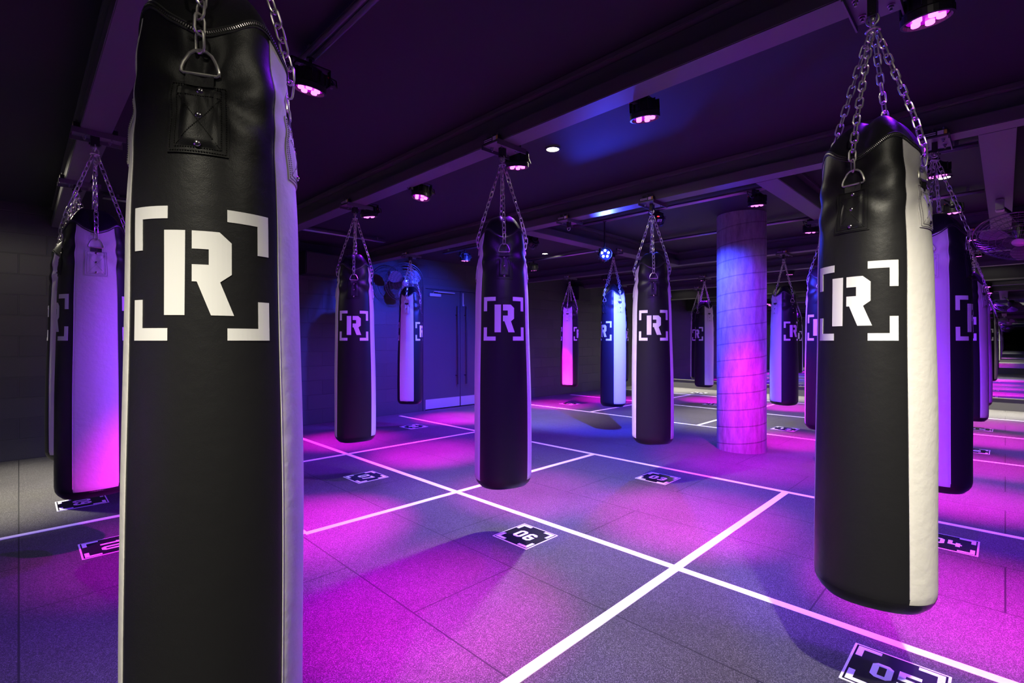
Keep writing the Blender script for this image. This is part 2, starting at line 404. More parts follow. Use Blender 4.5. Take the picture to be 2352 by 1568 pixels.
def par(kind, x, y, zc, target, label, kpow=1.0, stem=True, angle=37, group='magenta stage lights', vio=1.0):
    z = CH + zc + .055
    if kind not in pars: o = pars[kind] = make_par(kind)
    else: o = dup(pars[kind])
    o.location = (x, y, z)
    d = Vector(target) - Vector((x, y, z)); q = Vector((0, 0, -1)).lerp(d.normalized(), 1 if kind != 'm' else .45).to_track_quat('-Z', 'Y')
    for c in o.children:
        if c.name.startswith('housing'): c.rotation_mode = 'QUATERNION'; c.rotation_quaternion = q
    bm = bmesh.new(); top = ZC - z - (.066 if x in ON_RAIL or y == 6.45 else 0)
    tube(bm, [(0, 0, .072), (0, 0, max(top, .078))], .009, 8); lathe(bm, [(.02, max(top, .078) - .008), (.02, max(top, .078))], 12); st = obj('ceiling_stem', bm, M['blackmetal'], o)
    tag(o, label, 'stage light', group)
    bpy.context.view_layer.update()
    src = Vector((x, y, z)) + (q @ Vector((0, 0, -1))) * .115 + d.normalized() * .02
    if kind == 'm':
        spot(o, src, target, K_MAG * kpow, MAGENTA, angle, 1.0, .035)
        spot(o, src, target, K_VIO * 2.6 * kpow, VIOLET, 78, 1.0, .035)
        spot(o, src, target, K_VIO * kpow * vio, VIOLET, 135, 1.0, .035)
    else:
        spot(o, src, target, K_BLUE * kpow, BLUE, angle, .6, .04)
        if vio > 1: spot(o, (x, y, z - .08), (x, y, 0), K_BLUE * .25 * vio, BLUE, 165, .4, .04)
    return o
par('m', 1.05, 2.50, 1.28, (.75, 3.7, 0), 'magenta stage light on the rail end, just right of the foreground bag', .5)
par('m', 2.43, .21, 1.22, (3.3, .12, 0), 'magenta stage light at the upper right corner, nearest the camera', 1.4)
par('m', 2.48, 1.43, 1.25, (3.45, 1.65, 0), 'magenta stage light under the near beam, above the middle of the picture', 1.3)
par('m', 2.47, 2.42, 1.22, (3.1, 2.9, 0), 'magenta stage light beside the hanger of the middle bag', .6)
par('m', 1.05, 1.30, 1.28, (1.40, 1.98, 0), 'magenta stage light on the rail above the foreground bag, outside the picture', 1.1)
par('m', 2.43, 3.52, 1.22, (1.45, 3.45, 0), 'magenta stage light left of the middle bag, hanging alone', 1.3)
par('m', 2.43, 4.42, 1.22, (3.35, 4.7, 0), 'magenta stage light beside the hanger of the second bag along the near beam', 1.3)
par('m', 2.43, 6.45, 1.22, (3.0, 6.1, 0), 'magenta stage light hidden behind the foreground bag', .9)
par('m', 5.0, 1.68, 1.30, (5.62, 1.95, 0), 'magenta stage light in front of the concrete column top', .55, angle=54, vio=4)
par('m', 6.6, 1.62, 1.28, (7.1, 2.0, 0), 'magenta stage light between the column and the right-hand bag', 1.3)
par('m', 5.0, 6.05, 1.27, (5.2, 6.5, 0), 'magenta stage light above the double door', 1.3, vio=3)
par('m', 6.6, 6.05, 1.28, (7.7, 6.45, 0), 'magenta stage light just right of the middle bag, low in the picture', 1.3)
par('m', 8.20, 5.60, 1.22, (9.2, 6.2, 0), 'magenta stage light directly below the blue starry lamp', 1.3)
par('m', 10.0, 4.42, 1.25, (10.7, 4.5, 0), 'magenta stage light at the hanger of the bag left of the column', 1.3)
par('m', 10.0, 2.80, 1.22, (10.6, 3.0, 0), 'magenta stage light left of the hanger of the bag right of the column', 1.3)
par('m', 5.0, .37, 1.27, (5.5, .3, 0), 'magenta stage light beside the cream downlight at the right', 1.3)
par('m', 6.6, .37, 1.28, (7.1, .2, 0), 'magenta stage light in front of the purple-lit bag at the right', 1.0)
par('m', 8.20, .30, 1.23, (9.0, .2, 0), 'magenta stage light left of the wire fan, nearer of two', 1.3)
par('m', 10.0, .30, 1.25, (10.7, .2, 0), 'magenta stage light left of the wire fan, farther of two', 1.0)
hh = par('b', 5.0, 3.42, .973, (3.0, 1.6, ZC + .05), 'blue stage light on a drop pole pointing at the camera, above the blue-lit bag', .2, angle=40, group='blue stage lights')
par('b', 5.0, 4.60, 1.30, (5.0, 7.6, .9), 'blue stage light peeking out right of the middle bag', .9, angle=75, group='blue stage lights')
o = par('o', 5.0, 2.72, 1.30, (6.3, 4.3, .7), 'black stage light seen from behind with a red display, beside a bag hanger', 2.4, angle=52, vio=4, group='blue stage lights')
for c in o.children:
    if c.name.startswith('housing'):
        # display and label sit on the back of the housing
        bm = bmesh.new(); box(bm, -.026, -.0325, .036, -.002, -.030, .046); d_ = obj('red_display', bm, M['led_red'], c)
        bm = bmesh.new(); box(bm, -.03, -.0755, .0, .02, -.0745, .035); d_ = obj('white_label', bm, M['sticker_white'], c)

# ---------------------------------------------------------------- floor tape lines
def line(axis, c0, a0, a1, label, wd=.05, z=.002):
    bm = bmesh.new(); n = max(2, int((a1 - a0) / .25)); rnd = random.Random(int(c0 * 100) + int(a0 * 10))
    up = []; dn = []
    for i in range(n + 1):
        a = a0 + (a1 - a0) * i / n; e = rnd.uniform(-.0012, .0012)
        p = ((c0 - wd / 2 + e, a), (c0 + wd / 2 + e, a)) if axis == 'Y' else ((a, c0 - wd / 2 + e), (a, c0 + wd / 2 + e))
        up.append([bm.verts.new((*q, z)) for q in p]); dn.append([bm.verts.new((*q, 0.0002)) for q in p])
    for i in range(n):
        bm.faces.new((up[i][0], up[i][1], up[i + 1][1], up[i + 1][0])); bm.faces.new((up[i][0], up[i + 1][0], dn[i + 1][0], dn[i][0]))
        bm.faces.new((up[i][1], dn[i][1], dn[i + 1][1], up[i + 1][1]))
    o = obj('floor_line', bm, M['tape']); tag(o, label, 'floor line', 'white tape lines on the rubber floor')
line('Y', 1.36, 3.33, 7.4, 'white floor line hidden behind the foreground bag')
line('Y', 2.66, YN, 7.4, 'long white floor line running from lower right past the 06 square', .052)
line('Y', 4.66, YN, 7.4, 'long white floor line running past the 03 square towards the door', .052)
line('Y', 7.36, YN, 7.4, 'white floor line behind the column, nearest of the far three', .05, .0018)
line('Y', 9.39, YN, 7.4, 'white floor line behind the column, middle of the far three', .05, .0018)
line('Y', 11.45, YN, 7.4, 'white floor line closest to the far mirror', .05, .0018)
line('X', 1.33, -.2, 4.66, 'thick white floor line rising from the bottom centre edge', .052, .003)
line('X', 3.33, 1.36, 4.66, 'white floor line crossing under the middle bag', .052, .003)
line('X', 5.33, 1.36, 4.66, 'white floor line crossing behind the second bag along the near beam', .05, .003)
line('X', 4.65, XN + .1, 1.36, 'white floor line at the left edge between two number squares', .052, .003)
line('X', 5.35, 7.36, 11.45, 'white cross line under the blue-lit bag', .05, .0026)
line('X', 3.34, 7.36, 11.45, 'white cross line passing behind the concrete column', .05, .0026)
line('X', 1.33, 7.36, 11.45, 'white cross line hidden behind the right-hand bag', .05, .0026)

# ---------------------------------------------------------------- number squares
def digit(ch):
    """octagonal block digits as convex-ish polygons in a 1 x 1.6 box (lists of outlines)"""
    W, H, t, c = 1.0, 1.6, .32, .24
    L_ = []
    def rect(x0, y0, x1, y1): L_.append([(x0, y0), (x1, y0), (x1, y1), (x0, y1)])
    def top(l=True, r=True):
        L_.append([(0 if not l else c, H), (W if not r else W - c, H), (W, H if not r else H - c), (W, H - t), (0, H - t), (0, H if not l else H - c)][::-1])
    def bot(l=True, r=True):
        L_.append([(0 if not l else c, 0), (W if not r else W - c, 0), (W, 0 if not r else c), (W, t), (0, t), (0, 0 if not l else c)])
    m0, m1 = H / 2 - t / 2, H / 2 + t / 2
    if ch == '0': top(); bot(); rect(0, t, t, H - t); rect(W - t, t, W, H - t)
    if ch == '1': rect(.5 - t / 2, 0, .5 + t / 2, H); L_.append([(.12, H - .42), (.34, H - .42), (.34, H), (.28, H)])
    if ch == '2': top(); rect(W - t, m1, W, H - t); rect(.1, m0, W, m1); rect(0, t, t, m1 - .06); bot(False, False)
    if ch == '3': top(); rect(W - t, t, W, H - t); rect(.3, m0, W - t, m1); bot()
    if ch == '4': rect(0, .42, t, H); rect(t, .42, W, .42 + t); rect(.56, 0, .56 + t, .42); rect(.56, .42 + t, .56 + t, 1.1)
    if ch == '5': top(False, False); rect(0, m1 - .05, t, H - t); rect(0, m0, W - c * .5, m1); rect(W - t, t, W, m1 - .12); bot()
    if ch == '6': top(); rect(0, t, t, H - t); rect(t, m0, W - t, m1); rect(W - t, t, W, m1 - .06); bot(); rect(W - t, H - t - .12, W, H - t)
    if ch == '7': top(False, False); L_.append([(.22, 0), (.56, 0), (W, H - t), (W - t - .05, H - t)])
    if ch == '8': top(); bot(); rect(0, t, t, H - t); rect(W - t, t, W, H - t); rect(t, m0, W - t, m1)
    if ch == '9': top(); rect(W - t, t, W, H - t); rect(t, m0, W - t, m1); rect(0, m0 + .06, t, H - t); bot(); rect(0, t, t, t + .12)
    return L_
def poly3(bm, pts, z0, z1):
    a = [bm.verts.new((x, y, z1)) for x, y in pts]; b = [bm.verts.new((x, y, z0)) for x, y in pts]
    bm.faces.new(a); bm.faces.new(b[::-1]); n = len(a)
    for i in range(n): bm.faces.new((a[i], b[i], b[(i + 1) % n], a[(i + 1) % n]))
def square(x, y, num, label):
    # local: text reads along +x, up is +y; placed so that text reads towards world -Y, up is world +X
    r = empty('number_square', (x, y, .0005), R_(-90))
    bm = bmesh.new(); bevel_box(bm, -.155, -.155, 0, .155, .155, .0022, .0008); obj('base_sheet', bm, M['sticker_white'], r)
    bm = bmesh.new(); bevel_box(bm, -.146, -.146, .0022, .146, .146, .0028, .0002); obj('black_field', bm, M['sticker_black'], r)
    for sx in (-1, 1):
        for sy in (-1, 1):
            bm = bmesh.new(); o_, l, t = .139, .080, .022
            P = [(o_, o_), (o_ - l, o_), (o_ - l, o_ - t), (o_ - t, o_ - t), (o_ - t, o_ - l), (o_, o_ - l)]
            poly3(bm, [(px * sx, py * sy) for px, py in P], .0028, .0034)
            obj('corner_mark', bm, M['sticker_white'], r)
    sc = .068
    for i, ch in enumerate(num):
        ox = -.076 + i * .084; bm = bmesh.new()
        for P in digit(ch): poly3(bm, [(ox + px * sc, -.054 + py * sc) for px, py in P], .0028, .0034)
        obj('numeral', bm, M['sticker_white'], r)
    tag(r, label, 'floor number', 'number squares stuck on the floor')
for x, y, n, lb in (
        (2.39, .30, '05', 'number square 05 at the lower right under the big bag'),
        (2.385, 2.26, '06', 'number square 06 in front of the middle bag'),
        (2.34, 4.31, '07', 'number square 07 under the second bag along the near beam'),
        (4.27, 2.32, '03', 'number square 03 in front of the concrete column'),
        (4.23, .27, '04', 'number square 04 showing right of the big right-hand bag'),
        (4.22, 6.32, '01', 'number square in front of the door, left of the middle bag'),
        (.42, 4.02, '10', 'number square at the left edge partly behind the foreground bag'),
        (.36, 5.25, '09', 'number square mostly covered by the pale bag at the left'),
        (8.02, 6.34, '15', 'number square under the pale bag right of the middle bag'),
        (7.97, 2.29, '13', 'number square right of the concrete column base'),
        (10.02, 4.22, '17', 'number square just left of the concrete column'),
        (11.95, 5.38, '19', 'number square farthest away, next to the mirror plinth'),
        (9.98, .28, '16', 'number square at the right edge, farther of two'),
        (7.98, .28, '12', 'number square at the right edge, nearer of two')):
    square(x, y, n, lb)

# ---------------------------------------------------------------- punching bags
ZB = .36                      # underside above the floor
HZIP = CH + .690 - ZB         # zip height, local
HTOP = CH + .806 - ZB
HRING = CH + 1.155 - ZB
BW, WW = R_(110), R_(70)      # panel angles
STRAPS = [0, PI / 2, PI, 3 * PI / 2]   # black panel centres at 0 and pi
def smooth(a, b, x):
    t = max(0, min(1, (x - a) / (b - a))); return t * t * (3 - 2 * t)
class Shape:
    def __init__(s, seed):
        r = random.Random(seed)
        s.w = [(r.choice((1, 2, 3)), r.uniform(0, 6.28), r.uniform(2, 6), r.uniform(0, 6.28), r.uniform(.0008, .0022)) for _ in range(5)]
        s.f = [(r.uniform(-1, 1), r.uniform(0, 6.28)) for _ in range(4)]
    def zip(s, th):
        d = min(abs((th - a + PI) % (2 * PI) - PI) for a in STRAPS)
        return HZIP - .040 * math.exp(-(d / .42) ** 2) + .020 * smooth(.35, .75, d)
    def rad(s, th, z):
        base = .150 + .026 * smooth(1.68, 1.15, z) + .009 * smooth(1.2, .55, z)
        if z < .06: base -= .0
        r = base
        for k, p, q, p2, a in s.w: r += a * math.sin(k * th + p) * math.sin(q * z + p2) * (1 + .5 * smooth(.9, 0, z))
        for i, a in enumerate(STRAPS):      # pull of the strap: dent above the ring and folds fanning out
            d = (th - a + PI) % (2 * PI) - PI
            dz = z - 1.50
            r -= .013 * math.exp(-(d / .20) ** 2 - (dz / .085) ** 2)
            rr = math.hypot(d * .16, dz + .03); an = math.atan2(dz + .03, d * .16)
            r += .0034 * math.sin(an * 7 + s.f[i][1]) * math.exp(-((rr - .11) / .07) ** 2) * smooth(1.28, 1.42, z)
        # bulges between the straps just under the zip
            r += .006 * math.exp(-((abs(d) - PI / 4) / .3) ** 2 - ((z - 1.50) / .10) ** 2)
        return r
def arc_panel(sh, th0, th1, nt, mi_z0=.045):
    bm = bmesh.new(); rows = []; NZ = 110
    for j in range(NZ + 1):
        row = []
        for i in range(nt + 1):
            th = th0 + (th1 - th0) * i / nt; zt = sh.zip(th)
            z = mi_z0 + (zt - mi_z0) * j / NZ
            r = sh.rad(th, z)
            if z < .075: r -= .055 * (1 - math.sqrt(max(0, 1 - ((.075 - z) / .075) ** 2))) * 1.0
            # slight puckering towards the panel seams
            e = min(i, nt - i) / nt * (th1 - th0); r -= .0016 * math.exp(-(e / .035) ** 2)
            row.append(bm.verts.new((r * math.cos(th), r * math.sin(th), z)))
        rows.append(row)
    for j in range(NZ):
        for i in range(nt): bm.faces.new((rows[j][i], rows[j][i + 1], rows[j + 1][i + 1], rows[j + 1][i]))
    return bm
def wrap(sh, bm, th_c, z_c, off):
    """x = right along arc seen from outside, y = up, z = thickness -> onto the bag surface"""
    for v in bm.verts:
        u, t, h = v.co; z = z_c + t; th = th_c + u / .178
        r = sh.rad(th, z) + off + h
        v.co = Vector((r * math.cos(th), r * math.sin(th), z))
def slab(pts, h, step=.01):
    """flat polygon, sliced finely so it can be wrapped, with thickness h"""
    bm = bmesh.new(); f = bm.faces.new([bm.verts.new((x, y, 0)) for x, y in pts])
    xs = [p[0] for p in pts]; ys = [p[1] for p in pts]
    for ax, lo, hi in ((0, min(xs), max(xs)), (1, min(ys), max(ys))):
        k = math.ceil(lo / step)
        while k * step < hi:
            p = [0, 0, 0]; p[ax] = k * step; nn = [0, 0, 0]; nn[ax] = 1
            bmesh.ops.bisect_plane(bm, geom=bm.verts[:] + bm.edges[:] + bm.faces[:], plane_co=p, plane_no=nn, dist=1e-6); k += 1
    if h:
        r = bmesh.ops.extrude_face_region(bm, geom=bm.faces[:])
        for g in r['geom']:
            if isinstance(g, bmesh.types.BMVert): g.co.z += h
    return bm
# the emblem in metres, origin at its lower left, 0.30 wide and 0.274 high
EW, EH = .281, .274
def emblem():
    P = []
    l, t, v = .086, .0255, .089
    P.append([(0, EH), (0, EH - v), (t, EH - v), (t, EH - t), (l, EH - t), (l, EH)])
    P.append([(EW, EH), (EW - l, EH), (EW - l, EH - t), (EW - t, EH - t), (EW - t, EH - v), (EW, EH - v)])
    P.append([(0, 0), (l, 0), (l, t), (t, t), (t, v * .94), (0, v * .94)])
    P.append([(EW, 0), (EW, v * .94), (EW - t, v * .94), (EW - t, t), (EW - l, t), (EW - l, 0)])
    a, b, c, w_ = .052, .225, .132, .071
    P.append([(.079, a), (.119, a), (.120, b), (.079, b)])
    P.append([(c, b), (c + .049, b), (c + w_, b - .021), (c + w_, b - .087), (c + .050, b - .104), (c + .075, a), (c + .034, a), (c + .009, b - .104),
              (c, b - .104), (c, b - .069), (c + .030, b - .069), (c + .030, b - .037), (c, b - .037)])
    return P
def stadium_link(L, Wd, r, n=6, k=5):
    pts = []; R = Wd / 2
    for s, c0 in ((1, L / 2 - R), (-1, -(L / 2 - R))):
        for i in range(k + 1):
            a = PI * i / k; pts.append((s * R * math.cos(a), 0, c0 + s * R * math.sin(a)))
    bm = bmesh.new(); tube(bm, pts, r, n, closed=True); return bm
def chain_mesh(path, pitch=.0345, seed=0):
    bm = bmesh.new(); pts = [Vector(p) for p in path]; seg = [(pts[i + 1] - pts[i]).length for i in range(len(pts) - 1)]; T = sum(seg)
    n = int(round(T / pitch)); q = Vector((0, 0, 1))
    def at(s):
        for i, l in enumerate(seg):
            if s <= l or i == len(seg) - 1: return pts[i].lerp(pts[i + 1], s / l)
            s -= l
    rnd = random.Random(seed)
    for k in range(n):
        c = at(T * (k + .5) / n); d = (at(min(T, T * (k + 1) / n)) - at(T * k / n)).normalized()
        rot = d.to_track_quat('Z', 'X').to_matrix().to_4x4() @ Matrix.Rotation(R_(45 + 90 * (k % 2) + rnd.uniform(-12, 12)), 4, 'Z')
        merge(bm, stadium_link(.0455, .0215, .0029), Matrix.Translation(c) @ rot)
    return bm
def make_bag(seed):
    sh = Shape(seed); r = empty('punching_bag', (0, 0, 0))
    E = R_(.25)
    for k in range(2):
        c0 = k * PI
        p = obj('black_panel', arc_panel(sh, c0 - BW / 2, c0 + BW / 2, 60), M['black_leather'], r, True)
        bm = bmesh.new()
        for P in emblem():
            s_ = slab([(x - EW / 2, y) for x, y in P], .0009, .009); wrap(sh, s_, c0, CH + .0 - ZB, .0004); merge(bm, s_)
        obj('emblem', bm, M['print_white'], p)
        c1 = c0 + PI / 2
        obj('white_panel', arc_panel(sh, c1 - WW / 2, c1 + WW / 2, 40), M['white_leather'], r, True)
    for k, a in enumerate((BW / 2, -BW / 2, PI + BW / 2, PI - BW / 2)):
        bm = bmesh.new(); pts = []
        for j in range(90):
            z = .07 + (sh.zip(a) - .075) * j / 89; rr = sh.rad(a, z) - .0012; pts.append((rr * math.cos(a), rr * math.sin(a), z))
        tube(bm, pts, .0016, 5); s_ = obj('seam', bm, M['white_leather'], r, True)
    # base
    bm = bmesh.new(); NT = 96; rows = []
    prof = [(.050, 1.0), (.038, 1.0), (.022, 1.0), (.010, .985), (.003, .95), (.0, .88), (-.002, .6), (-.003, .3)]
    for z, f in prof:
        row = []
        for i in range(NT):
            th = 2 * PI * i / NT; zz = max(z, 0.0); rr = sh.rad(th, .05)
            zc = max(zz, .0)
            rr -= .055 * (1 - math.sqrt(max(0, 1 - ((.075 - max(zc, .012)) / .075) ** 2)))
            rr = (rr + (.0008 if z > .02 else 0)) * f
            row.append(bm.verts.new((rr * math.cos(th), rr * math.sin(th), z + .002 * math.sin(3 * th))))
        rows.append(row)
    for A, B in zip(rows, rows[1:]):
        for i in range(NT): bm.faces.new((A[i], A[(i + 1) % NT], B[(i + 1) % NT], B[i]))
    bm.faces.new(rows[-1]); obj('base_cap', bm, M['black_leather'], r, True)
    # top cover: domed leather pulled down by the chains
    bm = bmesh.new(); rows = []
    NR = 22
    for j in range(NR + 1):
        f = j / NR; row = []
        for i in range(NT):
            th = 2 * PI * i / NT; zz = sh.zip(th); r0 = sh.rad(th, zz)
            d = min(abs((th - a + PI) % (2 * PI) - PI) for a in STRAPS)
            rr = r0 * (1 - f) + .004 * f
            prof = 1 - (1 - f) ** 2.6
            top = HTOP - .012 * math.cos(4 * th) * (1 - f)
            z = zz + (top - zz) * min(1, prof * 1.06)
            z -= .013 * math.exp(-(d / .22) ** 2) * math.sin(PI * min(1, f * 1.2)) if f < .83 else 0
            z += .005 * math.sin(5 * th + seed + 3 * f) * math.sin(PI * f)
            row.append(bm.verts.new((rr * math.cos(th), rr * math.sin(th), z)))
        rows.append(row)
    for A, B in zip(rows, rows[1:]):
        for i in range(NT): bm.faces.new((A[i], A[(i + 1) % NT], B[(i + 1) % NT], B[i]))
    obj('top_cover', bm, M['black_leather'], r, True)
    # zip: two tapes and a row of teeth
    bm = bmesh.new()
    for dz, rr_ in ((.007, .0026), (-.007, .0026)):
        pts = []
        for i in range(NT):
            th = 2 * PI * i / NT; z = sh.zip(th) + dz; q = sh.rad(th, z) + (.001 if dz < 0 else -.002); pts.append((q * math.cos(th), q * math.sin(th), z))
        tube(bm, pts, rr_, 6, closed=True)
    zp = obj('zip_tape', bm, M['webbing'], r, True)
    bm = bmesh.new(); n = 230
    for i in range(n):
        th = 2 * PI * i / n; z = sh.zip(th); q = sh.rad(th, z) + .0015
        sl = (sh.zip(th + .02) - sh.zip(th - .02)) / (.04 * q)
        mt = Matrix.Translation((q * math.cos(th), q * math.sin(th), z)) @ Matrix.Rotation(th, 4, 'Z') @ Matrix.Rotation(math.atan(sl), 4, 'X')
        box(bm, -.002, -.0010, -.0024, .0015, .0010, .0024, 0, mt)
    obj('zip_teeth', bm, M['steel'], zp)
    # straps, D rings, chains
    for k, a in enumerate(STRAPS):
        leather = M['black_leather'] if k % 2 == 0 else M['white_leather']
        thr = M['thread_black'] if k % 2 == 0 else M['thread_grey']
        zc = CH + .385 - ZB                                   # patch bottom
        Pw, Ph = .118, .152
        bm = slab([(-Pw / 2, 0), (Pw / 2, 0), (Pw / 2, Ph), (-Pw / 2, Ph)], .0022, .008); wrap(sh, bm, a, zc, .0008)
        t = slab([(-.037, .014), (.037, .014), (.037, Ph - .006), (-.037, Ph - .006)], .005, .006)
        for v in t.verts:                                     # soft raised centre where the webbing lies underneath
            if v.co.z > .001:
                e = min(.037 - abs(v.co.x), v.co.y - .014, Ph - .006 - v.co.y); v.co.z = .0024 + .0042 * smooth(0, .012, e)
        wrap(sh, t, a, zc, .0008); merge(bm, t)
        pt = obj('strap_patch', bm, leather, r, True)
        bm = bmesh.new()
        def stitch(p, q):
            L = math.dist(p, q); n = int(L / .0048)
            for i in range(n):
                u0 = (i + .18) / n; u1 = (i + .82) / n
                A = Vector((p[0] + (q[0] - p[0]) * u0, p[1] + (q[1] - p[1]) * u0, 0)); B = Vector((p[0] + (q[0] - p[0]) * u1, p[1] + (q[1] - p[1]) * u1, 0))
                nn = (B - A).normalized().cross(Vector((0, 0, 1))) * .0007
                h = .0050 if (abs((A.x + B.x) / 2) < .030 and .024 < (A.y + B.y) / 2 < Ph - .012) else .0012
                vs = [bm.verts.new(v + Vector((0, 0, h + dz))) for dz in (0, .0028) for v in (A - nn, B - nn, B + nn, A + nn)]
                for f in ((0, 1, 2, 3), (4, 7, 6, 5), (0, 4, 5, 1), (1, 5, 6, 2), (2, 6, 7, 3), (3, 7, 4, 0)): bm.faces.new([vs[x] for x in f])
        w2 = Pw / 2 - .005; hi = Ph - .005
        for p, q in (((-w2, .005), (w2, .005)), ((w2, .005), (w2, hi)), ((w2, hi), (-w2, hi)), ((-w2, hi), (-w2, .005))): stitch(p, q)
        w3 = .044; b3 = .013; t3 = hi - .004
        for p, q in (((-w3, b3), (w3, b3)), ((w3, b3), (w3, t3)), ((w3, t3), (-w3, t3)), ((-w3, t3), (-w3, b3)), ((-w3, t3 - .018), (w3, t3 - .018)),
                     ((-w3, b3), (w3, t3 - .018)), ((w3, b3), (-w3, t3 - .018))): stitch(p, q)
        wrap(sh, bm, a, zc, .001); obj('stitching', bm, thr, pt)
        for zz in (.020, .081, .136):
            bm = bmesh.new(); mt = Matrix.Translation(((sh.rad(a, zc + zz) + .0062) * math.cos(a), (sh.rad(a, zc + zz) + .0062) * math.sin(a), zc + zz)) @ Matrix.Rotation(a, 4, 'Z') @ Matrix.Rotation(R_(90), 4, 'Y')
            lathe(bm, [(.0062, -.001), (.0072, .0006), (.0060, .0028), (.0032, .0042), (.0008, .0046)], 16, mt); obj('rivet', bm, M['rivet'], pt, True)
        # webbing loop
        zt = zc + Ph - .006
        t = slab([(-.029, 0), (.029, 0), (.029, .030), (-.029, .030)], .0030, .006); wrap(sh, t, a, zt, .0040)
        obj('webbing_loop', t, M['webbing'], r)
        # D ring, hanging off the webbing loop
        zr = zt + .026; rr = sh.rad(a, zr) + .0085
        bm = bmesh.new(); pts = [(0, -.031, 0), (0, -.0345, .003), (0, -.0345, .010), (-.001, -.031, .022)]
        for i in range(7):
            an = PI * (i + .8) / 7.6; pts.append((-.004, -.0275 * math.cos(an), .024 + .029 * math.sin(an)))
        pts += [(-.001, .031, .022), (0, .0345, .010), (0, .0345, .003), (0, .031, 0)]
        tube(bm, pts, .0036, 8, closed=True)
        mt = Matrix.Translation((rr * math.cos(a), rr * math.sin(a), zr)) @ Matrix.Rotation(a, 4, 'Z')
        bm.transform(mt); obj('d_ring', bm, M['chrome'], r, True)
        zt2 = zr + .050
        path = [(rr * math.cos(a), rr * math.sin(a), zt2), ((sh.rad(a, HZIP - .03) + .010) * math.cos(a), (sh.rad(a, HZIP - .03) + .010) * math.sin(a), HZIP - .03),
                (.128 * math.cos(a), .128 * math.sin(a), HZIP + .095), (.014 * math.cos(a), .014 * math.sin(a), HRING - .012)]
        obj('chain', chain_mesh(path, seed=k + seed), M['chrome'], r)
    # swivel ring and shackle
    bm = bmesh.new(); tube(bm, [(.021 * math.cos(2 * PI * i / 16), .021 * math.sin(2 * PI * i / 16), HRING + .002 * math.sin(4 * PI * i / 16)) for i in range(16)], .004, 7, closed=True)
    tube(bm, [(.018 * math.cos(2 * PI * i / 16), 0, HRING + .018 + .020 * math.sin(2 * PI * i / 16)) for i in range(16)], .004, 7, closed=True)
    lathe(bm, [(.006, HRING + .032), (.010, HRING + .038), (.010, HRING + .048), (.005, HRING + .055)], 14)
    obj('swivel', bm, M['chrome'], r, True)
    return r
protos = {}
def bag(x, y, off, label, group='black and white punching bags', proto=0, lean=(0, 0)):
    """off = angle in degrees by which the black panel is turned to the picture's right of the line to the camera"""
    if proto not in protos: o = protos[proto] = make_bag(7 + proto * 13)
    else: o = dup(protos[proto])
    to_cam = math.atan2(-y, -x)
    o.location = (x, y, ZB); o.rotation_euler = (lean[0], lean[1], to_cam + R_(off))
    tag(o, label, 'punching bag', group)
    return o
B1, B2 = 2.255, 4.16
bag(.338, 1.33, -12.5, 'huge foreground black punching bag with white R emblem, cut off by the picture edges', proto=1)
bag(B1, .35, -22, 'big black and white punching bag on the right with brightly lit R emblem', proto=2)
bag(B1, 2.345, 4, 'black punching bag hanging in the middle of the picture', proto=0)
bag(B1, 4.36, -4, 'black punching bag with R emblem left of the middle bag, farther along the same beam')
bag(B2, 2.32, 5, 'black punching bag between the blue-lit bag and the concrete column')
bag(B2, 6.32, 70, 'punching bag showing a pink-lit white panel in front of the door')
bag(B2, .32, 78, 'punching bag with violet-lit white panel just behind the big right-hand bag')
bag(6.07, 4.0, -53, 'blue-lit punching bag with a cyan-white panel, left of the column', proto=0)
bag(6.07, 1.36, -15, 'dark punching bag mostly hidden behind the left side of the big right-hand bag')
bag(7.98, 6.31, 73, 'small distant bag with lilac white panel against the block wall')
bag(7.98, 2.31, 45, 'punching bag with half violet-white panel just right of the concrete column')
bag(7.98, .32, -19, 'punching bag at the right, before the wire fan, with emblem half hidden')
bag(9.89, 4.34, -53, 'distant bag with pale panel touching the left side of the column')
bag(9.89, 6.32, 40, 'distant bag showing as a pale sliver between the blue-lit bag and its neighbour')
bag(9.89, 2.32, -12, 'distant dark bag seen as a strip right of the half-violet bag')
bag(9.89, .32, 0, 'distant bag in the row at the right edge, farthest of the three')
bag(11.80, 5.33, -5, 'farthest bag, peeking out left of the bag beside the column')
bag(.335, 4.0, 92, 'pale-panelled punching bag at the left, nearer of the two by the left edge')
bag(.335, 5.33, 63, 'cream-edged punching bag at the left, farther of the two by the left edge')

